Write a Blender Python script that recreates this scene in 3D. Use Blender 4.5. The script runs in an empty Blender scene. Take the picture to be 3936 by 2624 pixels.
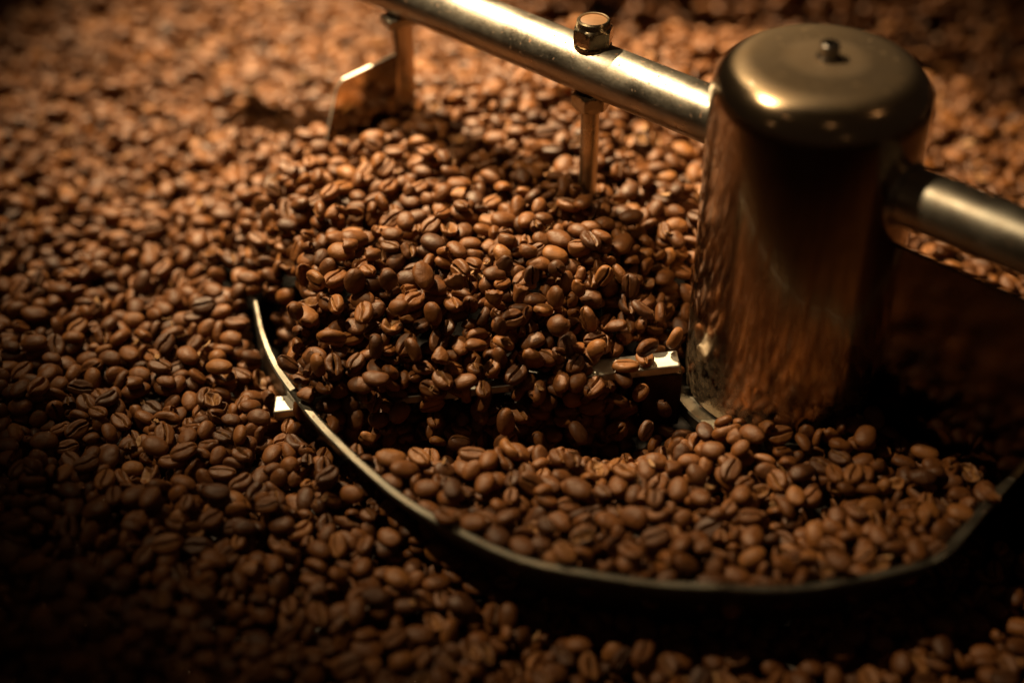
import bpy, bmesh, math, random
import numpy as np
from mathutils import Vector, Matrix, Euler, noise
from mathutils.bvhtree import BVHTree

random.seed(11)
rng = np.random.default_rng(11)
scene = bpy.context.scene
COL = scene.collection
R_ = math.radians

# ------------------------------------------------------------------ camera
CAM_Z, PITCH = 0.4375, R_(37.714)
cam_data = bpy.data.cameras.new('camera')
cam_data.sensor_width = 36.0
cam_data.lens = 52.13
cam_data.clip_start, cam_data.clip_end = 0.02, 30.0
cam_data.dof.use_dof = True
cam_data.dof.focus_distance = 0.672
cam_data.dof.aperture_fstop = 2.2
cam_data.dof.aperture_blades = 0
cam = bpy.data.objects.new('camera', cam_data)
cam.location = (0, 0, CAM_Z)
cam.rotation_euler = (math.pi / 2 - PITCH, 0, 0)
COL.objects.link(cam)
scene.camera = cam

# ------------------------------------------------------------------ light
HX, HY, HTOP, HRAD = 0.1257, 0.5385, 0.164, 0.045      # hub axis, height, radius
world = bpy.data.worlds.new('World')
scene.world = world
world.use_nodes = True
bg = world.node_tree.nodes['Background']
bg.inputs['Color'].default_value = (1.0, 0.62, 0.34, 1)
bg.inputs['Strength'].default_value = 0.012

def lamp(name, kind, az, el, dist, energy, color, radius, aim=None, spot=None, blend=1.0):
    d = bpy.data.lights.new(name, kind)
    d.energy, d.color = energy, color
    d.shadow_soft_size = radius
    o = bpy.data.objects.new(name, d)
    a, e = R_(az), R_(el)
    o.location = (HX + dist * math.cos(a) * math.cos(e), HY + dist * math.sin(a) * math.cos(e), HTOP + dist * math.sin(e))
    if aim is not None:
        d.spot_size, d.spot_blend = R_(spot), blend
        v = Vector(aim) - Vector(o.location)
        o.rotation_euler = v.to_track_quat('-Z', 'Y').to_euler()
    COL.objects.link(o)
    return o

# two lamps over the roaster, and the dimmer warm bulbs of the room
lamp('roaster_lamp', 'SPOT', 128, 45, 1.25, 365, (1.0, 0.74, 0.42), 0.018, aim=(HX - 0.15, HY + 0.285, 0.02), spot=34)
lamp('roaster_lamp', 'SPOT', 171, 54, 1.30, 66, (1.0, 0.74, 0.42), 0.018, aim=(HX - 0.02, HY + 0.08, 0.02), spot=30)
for az, el, dist, en, rad in ((-142, 44, 2.2, 0.22, 0.024), (-149, 17, 2.6, 0.35, 0.02), (-87, 43, 2.2, 0.40, 0.018),
                              (-18, 48, 2.0, 0.9, 0.034), (-73, 11, 3.0, 0.25, 0.02)):
    lamp('room_bulb', 'POINT', az, el, dist, en, (1.0, 0.55, 0.24), rad)

scene.view_settings.view_transform = 'Standard'
scene.view_settings.look = 'None'
scene.view_settings.exposure = 0.0
scene.view_settings.gamma = 1.0
scene.render.engine = 'CYCLES'
scene.cycles.use_denoising = True
scene.cycles.max_bounces = 8
scene.cycles.sample_clamp_indirect = 4.0
scene.cycles.blur_glossy = 0.3

# ------------------------------------------------------------------ node helpers
def new_mat(name):
    m = bpy.data.materials.new(name)
    m.use_nodes = True
    nt = m.node_tree
    return m, nt, nt.nodes['Principled BSDF']

def N(nt, kind, **kw):
    n = nt.nodes.new(kind)
    for k, v in kw.items():
        setattr(n, k, v)
    return n

def noise_tex(nt, vec, scale, detail=3.0, rough=0.55):
    n = N(nt, 'ShaderNodeTexNoise')
    n.inputs['Scale'].default_value = scale
    n.inputs['Detail'].default_value = detail
    n.inputs['Roughness'].default_value = rough
    if vec is not None:
        nt.links.new(vec, n.inputs['Vector'])
    return n.outputs['Fac']

def ramp(nt, fac, stops, interp='LINEAR'):
    n = N(nt, 'ShaderNodeValToRGB')
    cr = n.color_ramp
    cr.interpolation = interp
    while len(cr.elements) < len(stops):
        cr.elements.new(0.5)
    for e, (p, c) in zip(cr.elements, stops):
        e.position = p
        e.color = (*c, 1) if len(c) == 3 else c
    nt.links.new(fac, n.inputs['Fac'])
    return n.outputs['Color']

def mapr(nt, v, a, b, c, d):
    n = N(nt, 'ShaderNodeMapRange')
    nt.links.new(v, n.inputs['Value'])
    for k, x in zip(('From Min', 'From Max', 'To Min', 'To Max'), (a, b, c, d)):
        n.inputs[k].default_value = x
    return n.outputs['Result']

def mixc(nt, fac, a, b, blend='MIX'):
    n = N(nt, 'ShaderNodeMix', data_type='RGBA', blend_type=blend)
    def put(sock, v):
        if isinstance(v, bpy.types.NodeSocket):
            nt.links.new(v, sock)
        elif isinstance(v, (int, float)):
            sock.default_value = v
        else:
            sock.default_value = (*v, 1)
    put(n.inputs[0], fac); put(n.inputs[6], a); put(n.inputs[7], b)
    return n.outputs[2]

def math_n(nt, op, a, b=None):
    n = N(nt, 'ShaderNodeMath', operation=op)
    for i, v in enumerate((a, b)):
        if v is None:
            continue
        if isinstance(v, bpy.types.NodeSocket):
            nt.links.new(v, n.inputs[i])
        else:
            n.inputs[i].default_value = v
    return n.outputs[0]

def bump(nt, bsdf, h, strength, dist):
    b = N(nt, 'ShaderNodeBump')
    b.inputs['Strength'].default_value = strength
    b.inputs['Distance'].default_value = dist
    nt.links.new(h, b.inputs['Height'])
    nt.links.new(b.outputs['Normal'], bsdf.inputs['Normal'])

def obj_coord(nt):
    return N(nt, 'ShaderNodeTexCoord').outputs['Object']

def scaled(nt, vec, s):
    m = N(nt, 'ShaderNodeMapping')
    m.inputs['Scale'].default_value = s
    nt.links.new(vec, m.inputs['Vector'])
    return m.outputs['Vector']

# ------------------------------------------------------------------ materials
def steel(name, col, rough, stretch=(1, 1, 1), speck=0.0, speck_col=(0.22, 0.09, 0.03), film=0.0, coat=0.25, speck_scale=420):
    m, nt, b = new_mat(name)
    oc = obj_coord(nt)
    b.inputs['Metallic'].default_value = 1.0
    b.inputs['Coat Weight'].default_value = coat
    b.inputs['Coat Roughness'].default_value = 0.06
    fine = noise_tex(nt, scaled(nt, oc, stretch), 900, 3)
    big = noise_tex(nt, oc, 55, 4)
    r = math_n(nt, 'ADD', mapr(nt, big, .3, .7, rough * .75, rough * 1.35), mapr(nt, fine, .3, .7, -.03, .05))
    c = mixc(nt, mapr(nt, big, .35, .7, 0, .6), col, tuple(x * .72 for x in col))
    if film:
        f = mapr(nt, noise_tex(nt, oc, 120, 5, .65), .42, .66, 0, film)
        c = mixc(nt, f, c, (.20, .115, .05))
    if speck:
        s = mapr(nt, noise_tex(nt, scaled(nt, oc, stretch), speck_scale, 2), .66, .72, 0, speck)
        c = mixc(nt, s, c, speck_col)
        nt.links.new(math_n(nt, 'SUBTRACT', 1.0, s), b.inputs['Metallic'])
        r = math_n(nt, 'ADD', r, math_n(nt, 'MULTIPLY', s, .4))
    nt.links.new(c, b.inputs['Base Color'])
    nt.links.new(r, b.inputs['Roughness'])
    bump(nt, b, fine, .12, .0004)
    return m

M_PLATE = steel('paddle_steel', (.60, .50, .38), .10, film=.2)
M_ARM = steel('brushed_arm_steel', (.41, .38, .32), .35, (1, 1, 1), speck=.85, film=.25)
M_EDGE = steel('worn_blade_steel', (.19, .18, .15), .42, speck=.6, film=.2)
M_NUT = steel('plated_nut_steel', (.62, .52, .36), .26, film=.3, coat=.1)
M_DARKSTEEL = steel('dark_screw_steel', (.20, .18, .16), .35, film=.2, coat=.1)
M_SCRAPER = steel('oiled_shade_dark_steel', (.12, .080, .050), .07, film=.2, coat=.1)  # oily film; the base is tinted dark to carry the plate's shade
M_NEARBLACK = steel('near_black_steel', (.055, .036, .022), .55, film=.3, coat=0)  # colour made near-black to lose the bar bracket in the dark gap
M_BRIGHT = steel('bright_bar_steel', (.55, .52, .46), .52, speck=.9, speck_col=(.10, .06, .03), coat=.1, speck_scale=220)

def make_hub_mat():
    m, nt, b = new_mat('hub_cover_steel')
    oc = obj_coord(nt)
    sep = N(nt, 'ShaderNodeSeparateXYZ'); nt.links.new(oc, sep.inputs[0])
    x, y, z = sep.outputs
    rad = math_n(nt, 'SQRT', math_n(nt, 'ADD', math_n(nt, 'POWER', x, 2.0), math_n(nt, 'POWER', y, 2.0)))
    cloud = noise_tex(nt, oc, 60, 5, .65)
    grain = noise_tex(nt, oc, 700, 3, .6)
    top = mapr(nt, z, HTOP - .004, HTOP - .0008, 0, 1)
    col = mixc(nt, mapr(nt, cloud, .35, .68, 0, .8), (.54, .41, .275), (.36, .26, .155))
    # old brown washer stain round the screw, and a film of coffee oil low on the side
    ring = math_n(nt, 'MULTIPLY', top, mapr(nt, math_n(nt, 'ADD', rad, mapr(nt, cloud, 0, 1, -.003, .003)), .0130, .0190, .28, 0))
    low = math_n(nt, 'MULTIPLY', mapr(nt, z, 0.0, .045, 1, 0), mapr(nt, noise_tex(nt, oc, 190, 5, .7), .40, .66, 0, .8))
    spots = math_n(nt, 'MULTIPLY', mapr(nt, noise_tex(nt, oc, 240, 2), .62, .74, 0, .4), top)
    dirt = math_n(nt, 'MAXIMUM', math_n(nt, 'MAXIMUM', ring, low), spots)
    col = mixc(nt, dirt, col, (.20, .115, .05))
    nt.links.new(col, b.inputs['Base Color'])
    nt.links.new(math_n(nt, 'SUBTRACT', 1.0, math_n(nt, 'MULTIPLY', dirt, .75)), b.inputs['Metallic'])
    r = math_n(nt, 'ADD', mapr(nt, cloud, .3, .7, .13, .22), math_n(nt, 'MULTIPLY', dirt, .3))
    r = math_n(nt, 'ADD', r, math_n(nt, 'MULTIPLY', top, .34))
    nt.links.new(r, b.inputs['Roughness'])
    b.inputs['Coat Weight'].default_value = 1.0
    b.inputs['Coat Roughness'].default_value = .03
    bump(nt, b, grain, .10, .0004)
    return m
M_HUB = make_hub_mat()

def make_wall_mat():
    m, nt, b = new_mat('tray_wall_steel')
    oc = obj_coord(nt)
    sep = N(nt, 'ShaderNodeSeparateXYZ'); nt.links.new(oc, sep.inputs[0])
    ang = math_n(nt, 'ARCTAN2', sep.outputs[1], sep.outputs[0])
    cmb = N(nt, 'ShaderNodeCombineXYZ')
    nt.links.new(math_n(nt, 'MULTIPLY', ang, .45 * 7), cmb.inputs[0])
    nt.links.new(math_n(nt, 'MULTIPLY', sep.outputs[2], 60.0), cmb.inputs[1])
    streak = noise_tex(nt, cmb.outputs[0], 1.6, 4, .6)
    cloud = noise_tex(nt, oc, 14, 4)
    nt.links.new(mixc(nt, cloud, (.85, .66, .48), (.66, .47, .30)), b.inputs['Base Color'])
    b.inputs['Metallic'].default_value = 1.0
    nt.links.new(mapr(nt, cloud, .3, .7, .09, .20), b.inputs['Roughness'])
    bump(nt, b, streak, 1.0, .006)
    return m
M_WALL = make_wall_mat()

def make_bean_mat():
    m, nt, b = new_mat('roasted_bean')
    at = N(nt, 'ShaderNodeAttribute', attribute_name='rest')
    cr = N(nt, 'ShaderNodeAttribute', attribute_name='crease')
    oi = N(nt, 'ShaderNodeObjectInfo')
    off = N(nt, 'ShaderNodeVectorMath', operation='ADD')
    sc = N(nt, 'ShaderNodeVectorMath', operation='SCALE')
    sc.inputs[0].default_value = (1, .7, .4)
    nt.links.new(oi.outputs['Random'], sc.inputs['Scale'])
    nt.links.new(at.outputs['Vector'], off.inputs[0]); nt.links.new(sc.outputs[0], off.inputs[1])
    v = off.outputs[0]
    mott = noise_tex(nt, v, 330, 3)
    fine = noise_tex(nt, v, 1500, 4, .6)
    # object index: 0 middling, 1 dark roast, 2 pale roast, 3 anything (the mass)
    ix = oi.outputs['Object Index']
    rnd = oi.outputs['Random']
    tone = math_n(nt, 'ADD', math_n(nt, 'MULTIPLY', rnd, .6), .2)
    for k, t in ((1, .03), (2, .97), (3, rnd)):
        sel = N(nt, 'ShaderNodeMix', data_type='FLOAT')
        nt.links.new(math_n(nt, 'COMPARE', ix, float(k)), sel.inputs[0])
        nt.links.new(tone, sel.inputs[2])
        if isinstance(t, float): sel.inputs[3].default_value = t
        else: nt.links.new(t, sel.inputs[3])
        tone = sel.outputs[0]
    base = ramp(nt, tone, [(0, (.064, .0215, .0050)), (.14, (.106, .0365, .0080)), (.6, (.148, .0520, .0112)), (.92, (.188, .068, .0152)), (1, (.245, .098, .025))])
    col = mixc(nt, mapr(nt, mott, .3, .72, 0, .75), base, mixc(nt, 1.0, base, (.58, .54, .50), 'MULTIPLY'))
    chaff = math_n(nt, 'MULTIPLY', cr.outputs['Fac'], mapr(nt, noise_tex(nt, v, 520, 3), .42, .62, 0, 1))
    col = mixc(nt, chaff, col, (.30, .155, .055))
    nt.links.new(col, b.inputs['Base Color'])
    nt.links.new(mapr(nt, mott, .3, .7, .42, .60), b.inputs['Roughness'])
    b.inputs['Specular IOR Level'].default_value = .36
    h = math_n(nt, 'ADD', fine, math_n(nt, 'MULTIPLY', mott, 1.8))
    bump(nt, b, h, .35, .0007)
    return m
M_BEAN = make_bean_mat()

def flat_mat(name, col, rough, nscale=200):
    m, nt, b = new_mat(name)
    n = noise_tex(nt, obj_coord(nt), nscale, 3)
    nt.links.new(mixc(nt, n, col, tuple(x * .6 for x in col)), b.inputs['Base Color'])
    b.inputs['Roughness'].default_value = rough
    b.inputs['Specular IOR Level'].default_value = .2
    return m
M_FLOOR = flat_mat('shade_dark_perforated_floor', (.012, .008, .005), .7, 120)  # near-black instead of steel, so shade between the beans is in the colour
M_NYLON = flat_mat('nylon_brown', (.26, .14, .07), .5, 400)

# ------------------------------------------------------------------ mesh helpers
def finish(name, bm, mat, parent=None, sharp=35, bevel=0.0):
    me = bpy.data.meshes.new(name)
    bm.normal_update()
    bm.to_mesh(me); bm.free()
    me.polygons.foreach_set('use_smooth', [True] * len(me.polygons))
    me.set_sharp_from_angle(angle=R_(sharp))
    me.materials.append(mat)
    o = bpy.data.objects.new(name, me)
    COL.objects.link(o)
    if parent is not None:
        o.parent = parent
    if bevel:
        md = o.modifiers.new('bevel', 'BEVEL')
        md.width, md.segments, md.limit_method = bevel, 2, 'ANGLE'
    return o

def empty(name, loc, label, cat, group=None):
    o = bpy.data.objects.new(name, None)
    o.empty_display_size = .02
    o.location = loc
    COL.objects.link(o)
    o['label'], o['category'] = label, cat
    if group:
        o['group'] = group
    return o

def lathe(prof, seg=96, closed=False):
    bm = bmesh.new()
    rings = []
    for r, z in prof:
        if r < 1e-6:
            rings.append([bm.verts.new((0, 0, z))])
        else:
            rings.append([bm.verts.new((r * math.cos(2 * math.pi * i / seg), r * math.sin(2 * math.pi * i / seg), z)) for i in range(seg)])
    pairs = list(zip(rings, rings[1:])) + ([(rings[-1], rings[0])] if closed else [])
    for a, b in pairs:
        for i in range(seg):
            j = (i + 1) % seg
            if len(a) == 1 and len(b) == 1: continue
            if len(a) == 1: bm.faces.new((a[0], b[j], b[i]))
            elif len(b) == 1: bm.faces.new((a[i], a[j], b[0]))
            else: bm.faces.new((a[i], a[j], b[j], b[i]))
    bmesh.ops.recalc_face_normals(bm, faces=bm.faces)
    return bm

def rod_bm(p0, p1, rad, seg=48, cap=.0015, bore=0.0):
    p0, p1 = Vector(p0), Vector(p1)
    L = (p1 - p0).length
    bm = lathe([(0, 0), (rad - cap, 0), (rad, cap), (rad, L - cap), (rad - cap, L), (0, L)], seg)
    q = Vector((0, 0, 1)).rotation_difference(p1 - p0).to_matrix().to_4x4()
    bmesh.ops.transform(bm, matrix=Matrix.Translation(p0) @ q, verts=bm.verts)
    return bm

def box_bm(sx, sy, sz, mat=Matrix.Identity(4)):
    bm = bmesh.new()
    bmesh.ops.create_cube(bm, size=1.0, matrix=mat @ Matrix.Diagonal((sx, sy, sz, 1)))
    return bm

def hex_bm(af, h, chamfer=.0012, bore=.0, top_only=False, collar=0.0):
    """hexagon nut: bottom at z=0, chamfered corners cut by a cone"""
    rc = af / 2 / math.cos(math.pi / 6)
    bm = bmesh.new()
    seg = 48
    def rhex(a):
        k = (a % (math.pi / 3)) - math.pi / 6
        return af / 2 / math.cos(k)
    rings = []
    def ring(z, lim):
        rings.append([bm.verts.new((min(rhex(2 * math.pi * i / seg), lim) * math.cos(2 * math.pi * i / seg),
                                    min(rhex(2 * math.pi * i / seg), lim) * math.sin(2 * math.pi * i / seg), z)) for i in range(seg)])
    ring(0, af / 2 * .97); ring(chamfer, rc)
    for k in (.3, .6): ring(chamfer + (h - 2 * chamfer) * k, rc)
    ring(h - chamfer * 1.4, rc); ring(h - chamfer * .7, af / 2 * 1.06); ring(h, af / 2 * .96)
    if collar:
        ring(h + collar * .35, af / 2 * .95); ring(h + collar * .8, af / 2 * .92); ring(h + collar, af / 2 * .85); ring(h + collar * .97, af / 2 * .77)
        ring(h + collar * .7, af / 2 * .75)
    for a, b in zip(rings, rings[1:]):
        for i in range(seg):
            j = (i + 1) % seg
            bm.faces.new((a[i], a[j], b[j], b[i]))
    bm.faces.new(rings[-1]); bm.faces.new(rings[0][::-1])
    bmesh.ops.recalc_face_normals(bm, faces=bm.faces)
    return bm

# ------------------------------------------------------------------ the tray (the beans' setting)
TRAY_R = 0.66
tray = empty('cooling_tray', (HX, HY, -.092), 'wide round steel cooling tray that holds the beans', 'tray')
wall = lathe([(TRAY_R, 0), (TRAY_R, .182), (TRAY_R + .004, .186), (TRAY_R + .008, .182), (TRAY_R + .003, .178), (TRAY_R + .003, 0)], 256, closed=True)
finish('wall', wall, M_WALL, tray, sharp=50)
floor = lathe([(0, .0), (TRAY_R - .0005, .0), (TRAY_R - .0005, -.003), (0, -.003)], 128)
finish('floor', floor, M_FLOOR, tray)

# ------------------------------------------------------------------ the stirrer
stir = empty('stirrer', (HX, HY, 0), 'steel stirrer with domed hub, crossing round arms and long curved blade among the beans', 'stirrer')
F = .017
prof = [(HRAD - .002, .0012), (HRAD, .0012), (HRAD, .004)]
prof += [(HRAD, z) for z in np.linspace(.02, HTOP - F, 6)]
prof += [(HRAD - F + F * math.cos(t), HTOP - F + F * math.sin(t)) for t in np.linspace(0, math.pi / 2, 18)[1:]]
prof += [(.018, HTOP + .0003), (0, HTOP + .0004)]
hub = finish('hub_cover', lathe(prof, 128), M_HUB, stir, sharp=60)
fl = lathe([(.030, -.0005), (.0510, -.0005), (.0516, -.0012), (.0516, -.0065), (.030, -.0065)], 128, closed=True)
finish('base_flange', fl, M_EDGE, stir)
# screw stub on top of the hub
sc = lathe([(0, 0), (.0050, 0), (.0050, .0012), (.0040, .0014), (.0040, .0062), (.0034, .0068), (.0020, .0068), (.0018, .0045), (0, .0045)], 32)
bmesh.ops.translate(sc, vec=(.0008, -.0005, HTOP + .0004), verts=sc.verts)
finish('screw', sc, M_DARKSTEEL, hub)

ARM_A, ARM_Z, ARM_R = R_(138), .119, .0126
ad = Vector((math.cos(ARM_A), math.sin(ARM_A), 0))
def armp(t, z=ARM_Z):
    return Vector((ad.x * t, ad.y * t, z))
arm_l = finish('arm', rod_bm(armp(.030), armp(.425), ARM_R, 64), M_ARM, stir)
arm_r = finish('arm', rod_bm(armp(-.030), armp(-.425), ARM_R, 64), M_ARM, stir)
for s, w in ((1, .0465), (-1, .0470)):
    col_ = lathe([(ARM_R + .0003, 0), (ARM_R + .0016, 0), (ARM_R + .0012, .0022), (ARM_R + .0003, .0026)], 48, closed=True)
    q = Vector((0, 0, 1)).rotation_difference(ad * s).to_matrix().to_4x4()
    bmesh.ops.transform(col_, matrix=Matrix.Translation(armp(s * .0432)) @ q, verts=col_.verts)
    finish('collar', col_, M_ARM, stir)

# the threaded post that goes through the left arm
TB = .1195
pb = armp(TB, 0)
post = finish('post', rod_bm((pb.x, pb.y, .0), (pb.x, pb.y, ARM_Z - ARM_R * .5), .0044, 32), M_NUT, stir)
up = hex_bm(.0165, .0088, .0010, collar=.0032)
bmesh.ops.transform(up, matrix=Matrix.Translation((pb.x, pb.y, ARM_Z + ARM_R - .0004)) @ Matrix.Rotation(R_(17), 4, 'Z'), verts=up.verts)
nut = finish('lock_nut', up, M_NUT, stir, sharp=28)
ins = lathe([(0, .0116), (.0056, .0116), (.0060, .0114), (.0060, .0100), (0, .0100)], 32)
bmesh.ops.translate(ins, vec=(pb.x, pb.y, ARM_Z + ARM_R - .0004), verts=ins.verts)
finish('nylon_insert', ins, M_NYLON, nut)
wsh = lathe([(.003, 0), (.0088, 0), (.0088, .0012), (.003, .0012)], 40, closed=True)
bmesh.ops.translate(wsh, vec=(pb.x, pb.y, ARM_Z + ARM_R - .0017), verts=wsh.verts)
finish('washer', wsh, M_NUT, stir)
dn = hex_bm(.0160, .0085, .0012)
bmesh.ops.transform(dn, matrix=Matrix.Translation((pb.x, pb.y, ARM_Z - ARM_R - .0078)) @ Matrix.Rotation(R_(8), 4, 'Z'), verts=dn.verts)
finish('nut', dn, M_NUT, stir, sharp=28)

# paddle hanging from the far end of the left arm
def slab(pts, thick, bevel_name, mat, parent, bevel=.0006, edge=None):
    """closed outline in 3-D (planar), thickened along its normal"""
    bm = bmesh.new()
    pts = [Vector(p) for p in pts]
    n = (pts[1] - pts[0]).cross(pts[2] - pts[0]).normalized() * (thick / 2)
    a = [bm.verts.new(p + n) for p in pts]; b = [bm.verts.new(p - n) for p in pts]
    bm.faces.new(a); bm.faces.new(b[::-1])
    for i in range(len(pts)):
        j = (i + 1) % len(pts)
        bm.faces.new((a[j], a[i], b[i], b[j]))
    bmesh.ops.recalc_face_normals(bm, faces=bm.faces)
    if edge is not None:
        for f_ in list(bm.faces)[2:]:
            f_.material_index = 1
    o = finish(bevel_name, bm, mat, parent, bevel=bevel)
    if edge is not None:
        o.data.materials.append(edge)
    return o
P0 = Vector((-.1800, .1622, 0)); PD = Vector((-.88, -.47, 0)).normalized()
def pp(s, z): return P0 + PD * s + Vector((0, 0, z))
slab([pp(.0075, -.02), pp(.0075, .086), pp(.0370, .0790), pp(.0405, .0750), pp(.0480, .050), pp(.055, .02), pp(.056, -.02)], .0018, 'paddle_plate', M_PLATE, stir, .0003, M_BRIGHT)
slab([pp(-.0030, -.02), pp(-.0030, ARM_Z - ARM_R * .4), pp(.0075, ARM_Z - ARM_R * .4), pp(.0075, -.02)], .005, 'paddle_post', M_PLATE, stir, .001)
slab([pp(-.012, ARM_Z - ARM_R - .004), pp(-.012, ARM_Z - ARM_R + .001), pp(.012, ARM_Z - ARM_R + .001), pp(.012, ARM_Z - ARM_R - .004)], .012, 'paddle_clamp', M_ARM, stir, .001)

# the long curved blade: a standing ribbon, top edge at BLADE_Z
BLADE_Z = .010
blade_pts = [(-.2560, .0650), (-.2499, .0417), (-.2437, .0189), (-.2348, -.0029), (-.2212, -.0272), (-.2061, -.0502), (-.1884, -.0736), (-.1651, -.0973),
             (-.138, -.1167), (-.1121, -.1295), (-.0818, -.1372), (-.0517, -.1413), (-.0215, -.142), (.0097, -.1365), (.036, -.1285),
             (.0472, -.1232), (.0559, -.1137), (.0750, -.0915), (.0876, -.0768)]
def resample(pts, n):
    P = [Vector((x, y, 0)) for x, y in pts]
    out = []
    for i in range(len(P) - 1):
        a, b, c, d = P[max(i - 1, 0)], P[i], P[i + 1], P[min(i + 2, len(P) - 1)]
        for k in range(n):
            t = k / n
            out.append(.5 * (2 * b + (c - a) * t + (2 * a - 5 * b + 4 * c - d) * t * t + (3 * b - a - 3 * c + d) * t ** 3))
    out.append(P[-1])
    return out
bl = resample(blade_pts, 8)
bm = bmesh.new()
BT, BH = .0040, .050
secs = []
for i, p in enumerate(bl):
    t = (bl[min(i + 1, len(bl) - 1)] - bl[max(i - 1, 0)]).normalized()
    n = Vector((-t.y, t.x, 0))                      # points to the hub side
    f = i / (len(bl) - 1)
    wid = BT * (.38 + .72 * min(1, f * 5) - .25 * max(0, f - .45))          # the tip at the far end is ground thin
    dz = .0010 * math.sin(f * 23) + .0006 * math.sin(f * 61 + 1) + .0006 * noise.noise(Vector((f * 70, 3, 1)))
    top = BLADE_Z + dz * .6
    lean = -.026 * min(1, max(0, (f - .10) / .22))
    sec = []
    for u, z in ((-1, top - .0007), (-.6, top), (.6, top), (1, top - .0007), (1, top - BH), (-1, top - BH)):
        sec.append(bm.verts.new(p + n * (u * wid / 1.0 * .5 + (top - z) / BH * -lean) + Vector((0, 0, z))))
    secs.append(sec)
for a, b in zip(secs, secs[1:]):
    for k in range(6):
        l = (k + 1) % 6
        bm.faces.new((a[k], a[l], b[l], b[k]))
bm.faces.new(secs[0]); bm.faces.new(secs[-1][::-1])
bmesh.ops.recalc_face_normals(bm, faces=bm.faces)
blade = finish('curved_blade', bm, M_EDGE, stir, sharp=25)

# the plate that hangs under the right arm, from the hub out to the end of the curved blade
ap = lambda t, z: armp(-t, z)
slab([ap(.0445, -.055), ap(.0445, .0950), ap(.1350, .0950), ap(.1350, -.055)], .0025, 'scraper_plate', M_SCRAPER, stir, .0005)
for t in (.128,):
    lug = armp(-t, .1015)
    finish('hanger', box_bm(.010, .006, .022, Matrix.Translation(lug) @ Matrix.Rotation(ARM_A, 4, 'Z')), M_SCRAPER, stir, bevel=.0008)

# the flat bar from the hub to the tip of the curved blade, carrying the beans' edge
B0, B1 = Vector((-.0500, -.0115, .0185)), Vector((-.2345, -.0185, -.0030))
bd = (B1 - B0)
bx_ = bd.normalized(); by_ = Vector((0, 0, 1)).cross(bx_).normalized(); bz_ = bx_.cross(by_)
Mb = Matrix((bx_, by_, bz_)).transposed().to_4x4()
Mb.translation = (B0 + B1) / 2
bar = finish('tie_bar', box_bm(bd.length, .0115, .0045, Mb), M_BRIGHT, stir, bevel=.0008)
Ms = Mb.copy(); Ms.translation = B0 + bd * .13 + by_ * .0 + Vector((0, 0, -.018))
ub = rod_bm(B0 + bd * .20 + Vector((0, 0, -.022)) , B0 + bd * .20 + Vector((0, 0, -.001)), .0058, 32)
finish('bar_bolt', ub, M_BRIGHT, stir)
finish('bar_bracket', box_bm(.018, .010, .030, Matrix.Translation(B0 + bd * .04 + Vector((0, 0, -.0176))) ), M_NEARBLACK, stir, bevel=.001)

# ------------------------------------------------------------------ coffee beans
def sstep(x, a, b):
    t = np.clip((x - a) / (b - a), 0, 1)
    return t * t * (3 - 2 * t)

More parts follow.
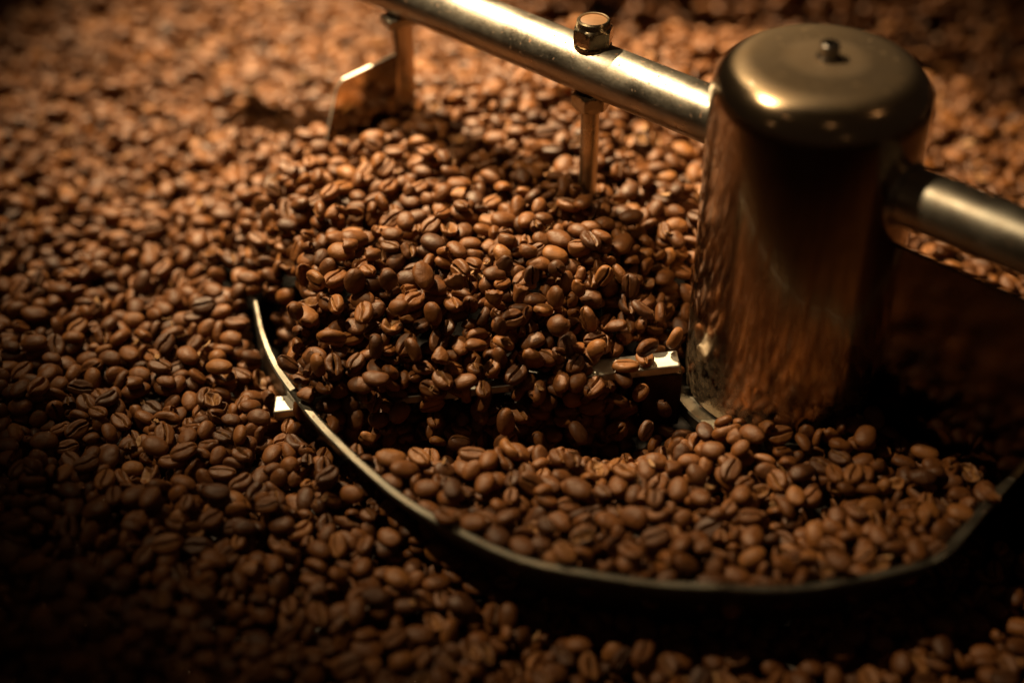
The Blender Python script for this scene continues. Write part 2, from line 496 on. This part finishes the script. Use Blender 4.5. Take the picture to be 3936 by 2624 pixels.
def bean_mesh(name, a=.0054, b=.0040, c=.0027, d=.0020, gw=.085, gd=.55, bend=0.0, sway=.10, seed=0, lump=.00022, egg=.06, open_=0.0, cut=None):
    """long axis x, flat face with the crease towards -z, round back towards +z"""
    nr, ns = 19, 34
    rest, crease, verts, faces = [], [], [], []
    # angle round the long axis, denser across the crease (psi = -90 deg)
    u = np.linspace(0, 1, ns, endpoint=False)
    psi = -math.pi / 2 + 2 * math.pi * (u + .085 * -np.sin(2 * math.pi * u) - .02 * np.sin(4 * math.pi * u))
    so = Vector((seed * 3.1, seed * 1.7, seed * .9))
    def pt(sx, ca, sa):
        rr = math.sqrt(max(0, 1 - abs(sx) ** 2.25))
        x = a * sx
        y = b * rr * ca * (1 + egg * sx)
        s = rr * sa
        cr = 0.0
        if s >= 0:
            z = c * s
        else:
            z = -d * math.tanh(2.3 * -s) / math.tanh(2.3)
            fl = min(1, -s * 2.2)
            uu = y / b - sway * math.sin(2.6 * sx + seed) * (1 - sx * sx)
            g = math.exp(-(uu / (gw * (1 + open_ * (1 - sx * sx)))) ** 2)
            endf = max(0, 1 - abs(sx) ** 5)
            z += gd * (c + d) * g * endf * fl
            z -= .16 * d * math.exp(-((abs(uu) - gw * 2.4) / (gw * 1.5)) ** 2) * fl * endf
            cr = math.exp(-(uu / (gw * 1.5)) ** 2) * fl * endf
        z -= bend * a * (sx * sx - .3)
        p = Vector((x, y, z))
        k = noise.noise_vector(p * 260 + so) * lump + noise.noise_vector(p * 620 + so) * lump * .45
        p += k
        if cut is not None and p.x > cut:
            p.x = cut + (p.x - cut) * .12 + .0012 * noise.noise(Vector((p.y * 700, p.z * 700, seed)))
        return p, cr
    p, cr = pt(-1, 0, 0); verts.append(p); crease.append(0)
    for i in range(1, nr):
        sx = -math.cos(math.pi * i / nr)
        for k in range(ns):
            p, cr = pt(sx, math.cos(psi[k]), math.sin(psi[k]))
            verts.append(p); crease.append(cr)
    p, cr = pt(1, 0, 0); verts.append(p); crease.append(0)
    last = len(verts) - 1
    for k in range(ns):
        l = (k + 1) % ns
        faces.append((0, 1 + l, 1 + k))
        faces.append((last, last - ns + k, last - ns + l))
        for i in range(nr - 2):
            q = 1 + i * ns
            faces.append((q + k, q + l, q + ns + l, q + ns + k))
    me = bpy.data.meshes.new(name)
    me.from_pydata([tuple(v) for v in verts], [], faces)
    bm = bmesh.new(); bm.from_mesh(me)
    bmesh.ops.recalc_face_normals(bm, faces=bm.faces)
    bm.to_mesh(me); bm.free()
    me.polygons.foreach_set('use_smooth', [True] * len(me.polygons))
    r = me.attributes.new('rest', 'FLOAT_VECTOR', 'POINT')
    r.data.foreach_set('vector', np.array([tuple(v) for v in verts], dtype=np.float32).ravel())
    q = me.attributes.new('crease', 'FLOAT', 'POINT')
    q.data.foreach_set('value', np.array(crease, dtype=np.float32))
    me.materials.append(M_BEAN)
    return me, (a, b, (c + d) / 2)

VAR = [bean_mesh('bean', seed=1),
       bean_mesh('bean', a=.0058, b=.0038, c=.0026, d=.0020, bend=.06, sway=.16, seed=2),
       bean_mesh('bean', a=.0051, b=.0041, c=.0028, d=.0021, gw=.10, sway=-.10, seed=3, egg=-.08),
       bean_mesh('bean', a=.0059, b=.0042, c=.0026, d=.0019, gw=.11, gd=.45, bend=-.05, sway=.05, seed=4, lump=.00034),
       bean_mesh('bean', a=.0049, b=.0037, c=.0034, d=.0030, gw=.09, gd=.4, seed=5),
       bean_mesh('bean', a=.0056, b=.0039, c=.0025, d=.0018, gw=.10, gd=.7, open_=.9, seed=6, lump=.0004, bend=.05),
       bean_mesh('bean', a=.0054, b=.0040, c=.0030, d=.0016, gw=.42, gd=.66, seed=7, lump=.0005, bend=.10),
       bean_mesh('bean', a=.0053, b=.0038, c=.0027, d=.0020, gw=.14, gd=.55, seed=8, lump=.0006, cut=.0008)]
VP = np.array([.19, .17, .15, .15, .10, .10, .07, .07])

# ---- the surface the beans fill up to (x, y relative to the hub axis)
RES, HALF = .0007, .666
NG = int(2 * HALF / RES)
gx = (np.arange(NG) + .5) * RES - HALF
GX, GY = np.meshgrid(gx, gx, indexing='ij')
RR = np.hypot(GX, GY)
PH = np.degrees(np.arctan2(GY, GX))
bang = np.array([math.degrees(math.atan2(p.y, p.x)) % 360 for p in bl]); brad = np.array([math.hypot(p.x, p.y) for p in bl])
order = np.argsort(bang)
PH360 = PH % 360
rb = np.interp(PH360, bang[order], brad[order], left=.0, right=.0)
inside = (RR < rb)                                     # hub side of the blade
ybar = B0.y + (GX - B0.x) * (B1.y - B0.y) / (B1.x - B0.x)
behind = GY - (ybar - .013 * sstep(-GX, .062, .076) * sstep(-GX, .230, .215) + .006 * (GX > -.068))                            # >0 behind the bar
# loose level outside the blade: high at its tip, scraped low in front
out_z = -.004 - .022 * sstep(PH360, 192, 240) + .012 * sstep(PH360, 335, 360) * (PH360 > 300)
out_z = out_z + .014 * sstep(RR, .20, .34) * sstep(PH360, 180, 240) * (PH360 < 345)
# heap pushed up behind the bar
ramp_up = .006 + .010 * sstep(-GX, .060, .074) + .018 * sstep(behind, .0, .030) + .018 * sstep(behind, .022, .066)
side = sstep(-GX, .285 + .05 * sstep(GY, .04, .12), .195 + .03 * sstep(GY, .04, .12))                          # falls away to the left
fall_r = 1 - sstep(RR, .225, .35)                      # and towards the wall
turn = sstep(PH360, 52, 92)                            # and round behind the hub
heap = np.clip((ramp_up + .006) * side * (.25 + .75 * fall_r) * turn - .006 + .008 * turn * (1 - fall_r), -.02, .06)
T = np.where(inside, 0.0, out_z)
back = (behind > 0)
T = np.where(back & ((PH360 < 215)), np.maximum(heap, -.012), T)
# hub side of the blade, in front of the bar
front = inside & ~back
void = sstep(-GY, .062, .030) * sstep(-GX, .035, .075)
inner = .0035 - .038 * void + .004 * sstep(RR, .09, .13)
T = np.where(front, inner, T)
# right of the hub, low and shaded
rt = (GX > .02) & (PH360 > 300) | ((PH360 < 52) & (GX > 0))
low = -.002 + 0 * GX
lowm = ((PH360 < 75) | (PH360 > 318)) & ~front
T = np.where(lowm & (PH360 < 52), np.minimum(low, .01), np.where(lowm & (PH360 <= 75), np.minimum(T, low + .03), np.where(lowm & (RR < .16), low, T)))
# beans banked up round the foot of the hub
T = np.where(front & (RR < .075) & (PH360 > 238), T + .0045 * sstep(RR, .075, .058), T)
# scraped trench far behind the hub
tr = sstep(RR, .336, .352) * sstep(RR, .432, .414) * sstep(PH360, 116, 96) * sstep(PH360, 5, 30)
T = T - .070 * tr
# added furrows at the far left, shaped for streaky light and dark bands
fw = GX * math.cos(R_(118)) + GY * math.sin(R_(118))
ff = .5 + .5 * np.sin(fw * 2 * math.pi / .030 + 2.2 * np.sin(GX * 9) + 1.5 * np.sin(fw * 31))
T = T - .010 * ff ** 2 * sstep(RR, .37, .44) * sstep(PH360, 112, 128) * sstep(PH360, 178, 160)
def blur(A, k):
    c = np.cumsum(np.pad(A, ((k + 1, k), (0, 0)), mode='edge'), axis=0); A = (c[2 * k + 1:] - c[:-2 * k - 1]) / (2 * k + 1)
    c = np.cumsum(np.pad(A, ((0, 0), (k + 1, k)), mode='edge'), axis=1); return (c[:, 2 * k + 1:] - c[:, :-2 * k - 1]) / (2 * k + 1)
smooth = blur(blur(T, 18), 18)
dbl = np.abs(RR - rb)
keep = sstep(np.minimum(np.where(rb > 0, dbl, 1), np.abs(behind) + (GX > -.045) * 1 + (GX < -.245) * 1), .028, .010)
T = T * keep + smooth * (1 - keep)
# the blade's tip stands clear of the beans
tipm = sstep(np.hypot(GX + .2445, (GY - .010) * .42), .024, .011)
T = T * (1 - tipm) + np.minimum(T, -.004 - .016 * inside) * tipm
# gentle lumps
lump = blur(blur(rng.standard_normal((NG, NG)), 14), 14)
T = T + lump / lump.std() * .0014
lump = blur(blur(rng.standard_normal((NG, NG)), 5), 5)
T = T + lump / lump.std() * .0026

# ---- what is in view (with a margin), so that hidden layers are built only there
wx, wy, wz = GX + HX, GY + HY, T - CAM_Z
zc = wy * math.cos(PITCH) - wz * math.sin(PITCH); yc = wy * math.sin(PITCH) + wz * math.cos(PITCH)
FPX = 52.13 / 36
view = (zc > .1) & (np.abs(FPX * wx / zc) < .62) & (np.abs(FPX * yc / zc) < .46)

cliff = back & (behind < .034) & (GX < -.048) & (GX > -.245)
H = T - np.where(cliff, .033, np.where(view, .019, .008))
BIG = 1.0
H[RR > TRAY_R - .001] = BIG
H[(RR > .455) & ~view] = BIG
H[RR < HRAD + .0005] = BIG
H[(RR < .054)] = np.maximum(H[RR < .054], -.0005)
def mark(P, rad, z):
    i0, i1 = int((P[0] - rad + HALF) / RES), int((P[0] + rad + HALF) / RES) + 1
    j0, j1 = int((P[1] - rad + HALF) / RES), int((P[1] + rad + HALF) / RES) + 1
    s = H[i0:i1, j0:j1]
    m = np.hypot(GX[i0:i1, j0:j1] - P[0], GY[i0:i1, j0:j1] - P[1]) < rad
    s[m] = np.maximum(s[m], z)
for p, q in zip(bl, bl[1:]):
    for k in range(4):
        c_ = p.lerp(q, k / 4)
        mark(c_, .0022, BLADE_Z + .001)
        w_ = (q - p).normalized(); w_ = Vector((-w_.y, w_.x, 0))
        mark(c_ + w_ * .0035, .0022, .003)
for k in range(200):
    p = B0.lerp(B1, k / 199)
    mark(p, .0058, p.z + .0024)
mark(pb, .005, BIG)
for s in np.linspace(.0445, .135, 80):
    mark(armp(-s, 0), .0018, BIG)
for s in np.linspace(-.0065, .056, 40):
    mark(pp(s, 0), .0032 if s < .008 else .0018, BIG)

# ---- library of orientations with their footprints
LIB = []
for i in range(420):
    v = int(rng.choice(8, p=VP)); s = float(rng.normal(1.07, .11))
    if v == 7: s *= .9
    k = rng.random()
    tilt = abs(rng.normal(0, 30)) if k < .58 else rng.uniform(35, 100)
    flip = 180 if rng.random() < .42 else 0
    Rm = (Matrix.Rotation(R_(rng.uniform(0, 360)), 3, 'Z') @ Matrix.Rotation(R_(tilt), 3, Vector((math.cos(t_ := rng.uniform(0, 6.283)), math.sin(t_), 0)))
          @ Matrix.Rotation(R_(flip), 3, 'X') @ Matrix.Rotation(R_(rng.uniform(0, 360)), 3, 'Z'))
    A = np.array(Rm)
    ax = np.array(VAR[v][1]) * s * .94
    Q = A @ np.diag(1 / ax ** 2) @ A.T
    n = int(np.ceil(ax[0] / RES)) + 1
    g = np.arange(-n, n + 1) * RES
    X, Y = np.meshgrid(g, g, indexing='ij')
    bq = Q[0, 2] * X + Q[1, 2] * Y
    cq = Q[0, 0] * X ** 2 + 2 * Q[0, 1] * X * Y + Q[1, 1] * Y ** 2 - 1
    disc = bq * bq - Q[2, 2] * cq
    ok = disc > 0
    rt_ = np.sqrt(np.where(ok, disc, 0))
    topz = np.where(ok, (-bq + rt_) / Q[2, 2], -9)
    botz = np.where(ok, (-bq - rt_) / Q[2, 2], 9)
    LIB.append((n, topz, botz, v, s, Rm, float(topz.max())))

owner = np.full((NG, NG), -1, dtype=np.int32)
placed = []           # (x, y, z, lib index)
def rest_z(i, j, L):
    n = L[0]
    if i < n + 1 or j < n + 1 or i > NG - n - 2 or j > NG - n - 2 or H[i, j] > .5:
        return 9.0
    return float((H[i - n:i + n + 1, j - n:j + n + 1] - L[2]).max())
def put(i, j, z, li):
    n, topz = LIB[li][0], LIB[li][1]
    s = H[i - n:i + n + 1, j - n:j + n + 1]
    nz = z + topz
    m = nz > s
    s[m] = nz[m]
    owner[i - n:i + n + 1, j - n:j + n + 1][m] = len(placed)
    placed.append((gx[i], gx[j], z, li))

def pack(rounds, stop, per):
    for rnd in range(rounds):
        cells = np.argwhere((T - H > .0028) & (H < .5))
        if len(cells) < stop:
            break
        pick = cells[rng.integers(0, len(cells), per)]
        lis = rng.integers(0, len(LIB), (per, 3))
        ok_n = 0
        for (i, j), ll in zip(pick, lis):
            if T[i, j] - H[i, j] < .0022:
                continue
            best = None
            for li in ll:
                z = rest_z(i, j, LIB[li])
                e = z + .5 * LIB[li][6] - T[i, j]
                if best is None or e < best[0]:
                    best = (e, i, j, z, li)
            e, bi, bj, z, li = best
            L = LIB[li]
            for step in (4, 2):
                for di, dj in ((step, 0), (-step, 0), (0, step), (0, -step)):
                    ii, jj = bi + di, bj + dj
                    if not (0 <= ii < NG and 0 <= jj < NG): continue
                    zz = rest_z(ii, jj, L)
                    ee = zz + .5 * L[6] - T[ii, jj]
                    if ee < e:
                        e, bi, bj, z = ee, ii, jj, zz
            if e < .0022:
                put(bi, bj, z, li); ok_n += 1
        if ok_n < per * .028:
            break
pack(60, 9000, 1400)
# a second, small pass: beans that lie under the overhang of the leaning blade
H_top, T_top, own_top = H, T, owner.copy()
band = (rb > 0) & (RR < rb) & (RR > rb - .022) & (PH360 > 195) & (PH360 < 330)
T = np.where(band, out_z - .006, T_top - .01)
H = np.where(band, out_z - .022, np.where((RR >= rb) & (RR < rb + .03), H_top, BIG))
pack(8, 300, 500)
# and the dark bed under the overhanging front of the heap
T = np.where(cliff, -.012, T_top - .02)
H = np.where(cliff, -.036, np.where(front & (GX < -.03) & (RR > .056), H_top, BIG))
pack(14, 300, 500)
H, T, owner = H_top, T_top, own_top
print('beans packed', len(placed))

# ---- beans in mid air, pouring over the bar into the gap
air = []
tries = 0
while len(air) < 128 and tries < 12000:
    tries += 1
    x = -.050 - random.random() * .178
    yb = B0.y + (x - B0.x) * (B1.y - B0.y) / (B1.x - B0.x)
    if random.random() < .5:                        # sliding down in front of the heap, above the bar
        dy = random.uniform(-.034, .006)
        i, j = int((x + HALF) / RES), int((yb - dy + HALF) / RES)
        z = float(H[i, j]) + random.uniform(.0055, .013)
        if z > .055 or H[i, j] > .5: continue
    else:                                           # falling past the bar into the gap
        dy = .007 + random.random() ** 1.3 * .034
        z = .020 + (x + .05) * .07 - 20 * dy * dy - random.random() * .022
    p = Vector((x, yb - dy, z))
    if z < -.026 or any((p - q).length < .0125 for q in air):
        continue
    air.append(p)

# ---- split: the beans that show largest are things, the rest one mass
P = np.array([(x, y, z) for x, y, z, _ in placed])
cells = np.bincount(owner[(owner >= 0)].ravel(), minlength=len(placed))
bpy.context.view_layer.update()
bvhs = []
for o in stir.children_recursive:
    if o.type == 'MESH' and o.name.split('.')[0] not in ('tie_bar',):
        me = o.data
        mw = o.matrix_world
        bvhs.append(BVHTree.FromPolygons([mw @ v.co for v in me.vertices], [tuple(p.vertices) for p in me.polygons]))
C = Vector((0, 0, CAM_Z))
def seen(p):
    w = Vector((p[0] + HX, p[1] + HY, p[2] + .002))
    q = w - C
    zc = q.y * math.cos(PITCH) - q.z * math.sin(PITCH); yc = q.y * math.sin(PITCH) + q.z * math.cos(PITCH)
    if zc < .1 or abs(FPX * q.x / zc) > .495 or abs(FPX * yc / zc) > .328:
        return 0
    dist = q.length; dn_ = q / dist
    for b in bvhs:
        h = b.ray_cast(C, dn_, dist)
        if h[0] is not None:
            return 0
    for k in range(3, 40):                         # the heap hiding what lies behind it
        s = w - dn_ * (.004 * k)
        i, j = int((s.x - HX + HALF) / RES), int((s.y - HY + HALF) / RES)
        if 0 <= i < NG and 0 <= j < NG and H[i, j] < .5 and H[i, j] > s.z + .003:
            return 0
    return 1 / zc ** 2
cand = np.argsort(-cells)[:9000]
score = np.zeros(len(placed))
for c in cand:
    s = seen(P[c])
    score[c] = cells[c] * s
N_AIR = len(air)
chosen = set(np.argsort(-score)[:300 - N_AIR - 1].tolist())

def bean_thing(v, s, Rm, loc, where):
    o = bpy.data.objects.new('coffee_bean', VAR[v][0])
    COL.objects.link(o)
    o.matrix_world = Matrix.Translation(Vector((HX, HY, 0)) + Vector(loc)) @ Rm.to_4x4() @ Matrix.Scale(s, 4)
    vd = (C - o.location).normalized()
    k = (Rm @ Vector((0, 0, 1))).dot(vd)
    form = {6: 'hollow', 7: 'broken', 5: 'split', 4: 'plump'}.get(v, '')
    size = 'large' if s > 1.2 else 'small' if s < .94 else ''
    q = random.random()
    o.pass_index = 1 if q < .17 else 2 if q > .83 else 0
    tone = ('brown', 'dark', 'pale')[o.pass_index]
    face = 'rounded back showing' if k > .45 else 'crease showing' if k < -.45 else 'turned on edge'
    ax = Rm @ Vector((1, 0, 0)); hd = Vector((-loc[0], -loc[1], 0)).normalized()
    al = abs(ax.x * hd.x + ax.y * hd.y) / max(.2, math.hypot(ax.x, ax.y))
    way = 'pointing hubward,' if al > .9 else 'lying crosswise,' if al < .42 and abs(ax.z) < .7 else ''
    ws = [w for w in (size, form, tone, 'coffee bean,', face + ',', way, where) if w]
    if len(' '.join(ws).split()) > 16: ws.remove(way); way = ''
    o['label'] = ' '.join(ws)
    o['category'] = 'coffee bean'
    o['group'] = ' '.join(w for w in (size, form, tone, 'beans,', face + ',', way, where) if w)
    return o
def near(x, y, P, d):
    return math.hypot(x - P[0], y - P[1]) < d
def zone(x, y):
    ph = math.degrees(math.atan2(y, x)) % 360
    r = math.hypot(x, y)
    i, j = int((x + HALF) / RES), int((y + HALF) / RES)
    db = min(math.hypot(x - p.x, y - p.y) for p in bl)
    if near(x, y, pb, .03):
        return 'beside the post under the arm'
    if near(x, y, pp(.02, 0), .045):
        return 'beside the paddle'
    if r < .066:
        return 'at the foot of the hub'
    if front[i, j]:
        if db < .014: return 'against the inner side of the blade'
        return 'inside the blade, in front of the hub' if x > -.05 else 'inside the blade, before the gap'
    if back[i, j] and ph < 215 and r < .27 and ph > 80:
        if y < .03: return 'on the heap just above the tie bar'
        return 'on the heap between bar and arm' if ph > 140 else 'on the heap behind the arm'
    if ph > 170:
        if db < .016: return 'against the outer side of the blade'
        return 'outside the blade, a hand from it' if db > .08 else 'outside the blade, close to it'
    return 'far behind the hub' if x > -.1 else 'beyond the heap and paddle'
for c in sorted(chosen):
    x, y, z, li = placed[c]
    _, _, _, v, s, Rm, _ = LIB[li]
    bean_thing(v, s, Rm, (x, y, z), zone(x, y))
def rand_rot():
    return Euler((random.uniform(0, 6.28), random.uniform(0, 6.28), random.uniform(0, 6.28))).to_matrix()
for p in air:
    bean_thing(random.choice((0, 0, 1, 2, 3, 4, 5, 7)), random.gauss(1.08, .08), rand_rot(), p, 'falling past the tie bar' if p.y < -.016 else 'tumbling above the tie bar')
# one bean lying on the bare end of the tie bar
lb = B0.lerp(B1, .085)
bean_thing(2, 1.0, Matrix.Rotation(R_(100), 3, 'Z') @ Matrix.Rotation(R_(170), 3, 'X'), (lb.x, lb.y - .001, lb.z + .0050), 'alone on the bare end of the tie bar')

rest_i = [i for i in range(len(placed)) if i not in chosen]
me = bpy.data.meshes.new('coffee_bean_mass')
me.from_pydata([placed[i][:3] for i in rest_i], [], [])
eul = np.zeros((len(rest_i), 3), dtype=np.float32); scl = np.zeros(len(rest_i), dtype=np.float32); idx = np.zeros(len(rest_i), dtype=np.int32)
LEUL = [tuple(L[5].to_euler()) for L in LIB]
for k, i in enumerate(rest_i):
    li = placed[i][3]
    eul[k] = LEUL[li]; scl[k] = LIB[li][4]; idx[k] = LIB[li][3]
for nme, typ, fld, dat in (('rot', 'FLOAT_VECTOR', 'vector', eul), ('scl', 'FLOAT', 'value', scl), ('idx', 'INT', 'value', idx)):
    a = me.attributes.new(nme, typ, 'POINT'); a.data.foreach_set(fld, dat.ravel())
mass = bpy.data.objects.new('coffee_bean_mass', me)
mass.location = (HX, HY, 0)
COL.objects.link(mass)
mass['kind'] = 'stuff'
mass.pass_index = 3
mass['label'] = 'mass of roasted brown coffee beans filling the cooling tray'
mass['category'] = 'coffee beans'
me.materials.append(M_BEAN)
ng = bpy.data.node_groups.new('bean_fill', 'GeometryNodeTree')
ng.interface.new_socket('Geometry', in_out='INPUT', socket_type='NodeSocketGeometry')
ng.interface.new_socket('Geometry', in_out='OUTPUT', socket_type='NodeSocketGeometry')
gi, go = ng.nodes.new('NodeGroupInput'), ng.nodes.new('NodeGroupOutput')
def attr(nme, typ):
    n = ng.nodes.new('GeometryNodeInputNamedAttribute'); n.data_type = typ
    n.inputs['Name'].default_value = nme
    return n.outputs['Attribute']
e2r = ng.nodes.new('FunctionNodeEulerToRotation')
ng.links.new(attr('rot', 'FLOAT_VECTOR'), e2r.inputs[0])
scl_s = attr('scl', 'FLOAT'); idx_s = attr('idx', 'INT')
join = ng.nodes.new('GeometryNodeJoinGeometry')
# each kind of bean takes its shape from one of the single beans standing in the tray
by_var = {}
for o in scene.objects:
    if o.name.startswith('coffee_bean') and o.type == 'MESH' and o is not mass:
        by_var.setdefault([k for k in range(8) if VAR[k][0] == o.data][0], o)
cmp_ = []
for k in range(8):
    oi = ng.nodes.new('GeometryNodeObjectInfo')
    oi.transform_space = 'ORIGINAL'
    oi.inputs['Object'].default_value = by_var.get(k, by_var[0])
    iop = ng.nodes.new('GeometryNodeInstanceOnPoints')
    eq = ng.nodes.new('FunctionNodeCompare'); eq.data_type = 'INT'; eq.operation = 'EQUAL'
    isk = [s for s in eq.inputs if s.type == 'INT']
    ng.links.new(idx_s, isk[0]); isk[1].default_value = k
    ng.links.new(gi.outputs[0], iop.inputs['Points'])
    ng.links.new(eq.outputs[0], iop.inputs['Selection'])
    ng.links.new(oi.outputs['Geometry'], iop.inputs['Instance'])
    ng.links.new(e2r.outputs[0], iop.inputs['Rotation'])
    ng.links.new(scl_s, iop.inputs['Scale'])
    ng.links.new(iop.outputs[0], join.inputs[0])
ng.links.new(join.outputs[0], go.inputs[0])
md = mass.modifiers.new('bean_fill', 'NODES')
md.node_group = ng

# ------------------------------------------------------------------ thin curls of chaff lying on the beans
bm = bmesh.new()
got = 0
okc = np.argwhere(view & (H < .5) & (owner >= 0))
for i, j in okc[rng.integers(0, len(okc), 170)]:
    c0 = Vector((gx[i], gx[j], float(H[i, j]) + .0006))
    L_, W_ = random.uniform(.0014, .0034), random.uniform(.0008, .0016)
    Rm = Euler((random.uniform(-.7, .7), random.uniform(-.7, .7), random.uniform(0, 6.28))).to_matrix()
    rows = []
    for a in (-1, -.35, .35, 1):
        w = W_ * (1 - .55 * abs(a) ** 2) * random.uniform(.8, 1.2)
        rows.append([bm.verts.new(c0 + Rm @ Vector((L_ * a, w * b_, .0007 * (a * a + b_ * b_) * (1 if L_ > .002 else 1.4)))) for b_ in (-1, 0, 1)])
    for p_, q_ in zip(rows, rows[1:]):
        for k in range(2):
            bm.faces.new((p_[k], p_[k + 1], q_[k + 1], q_[k]))
M_CHAFF = flat_mat('chaff', (.36, .20, .09), .6, 900)
ch = finish('chaff', bm, M_CHAFF, None, sharp=80)
so_ = ch.modifiers.new('thick', 'SOLIDIFY'); so_.thickness = .0002
ch.location = (HX, HY, 0)
ch['kind'] = 'stuff'; ch['label'] = 'tiny tan curls of chaff scattered over the beans'; ch['category'] = 'chaff'
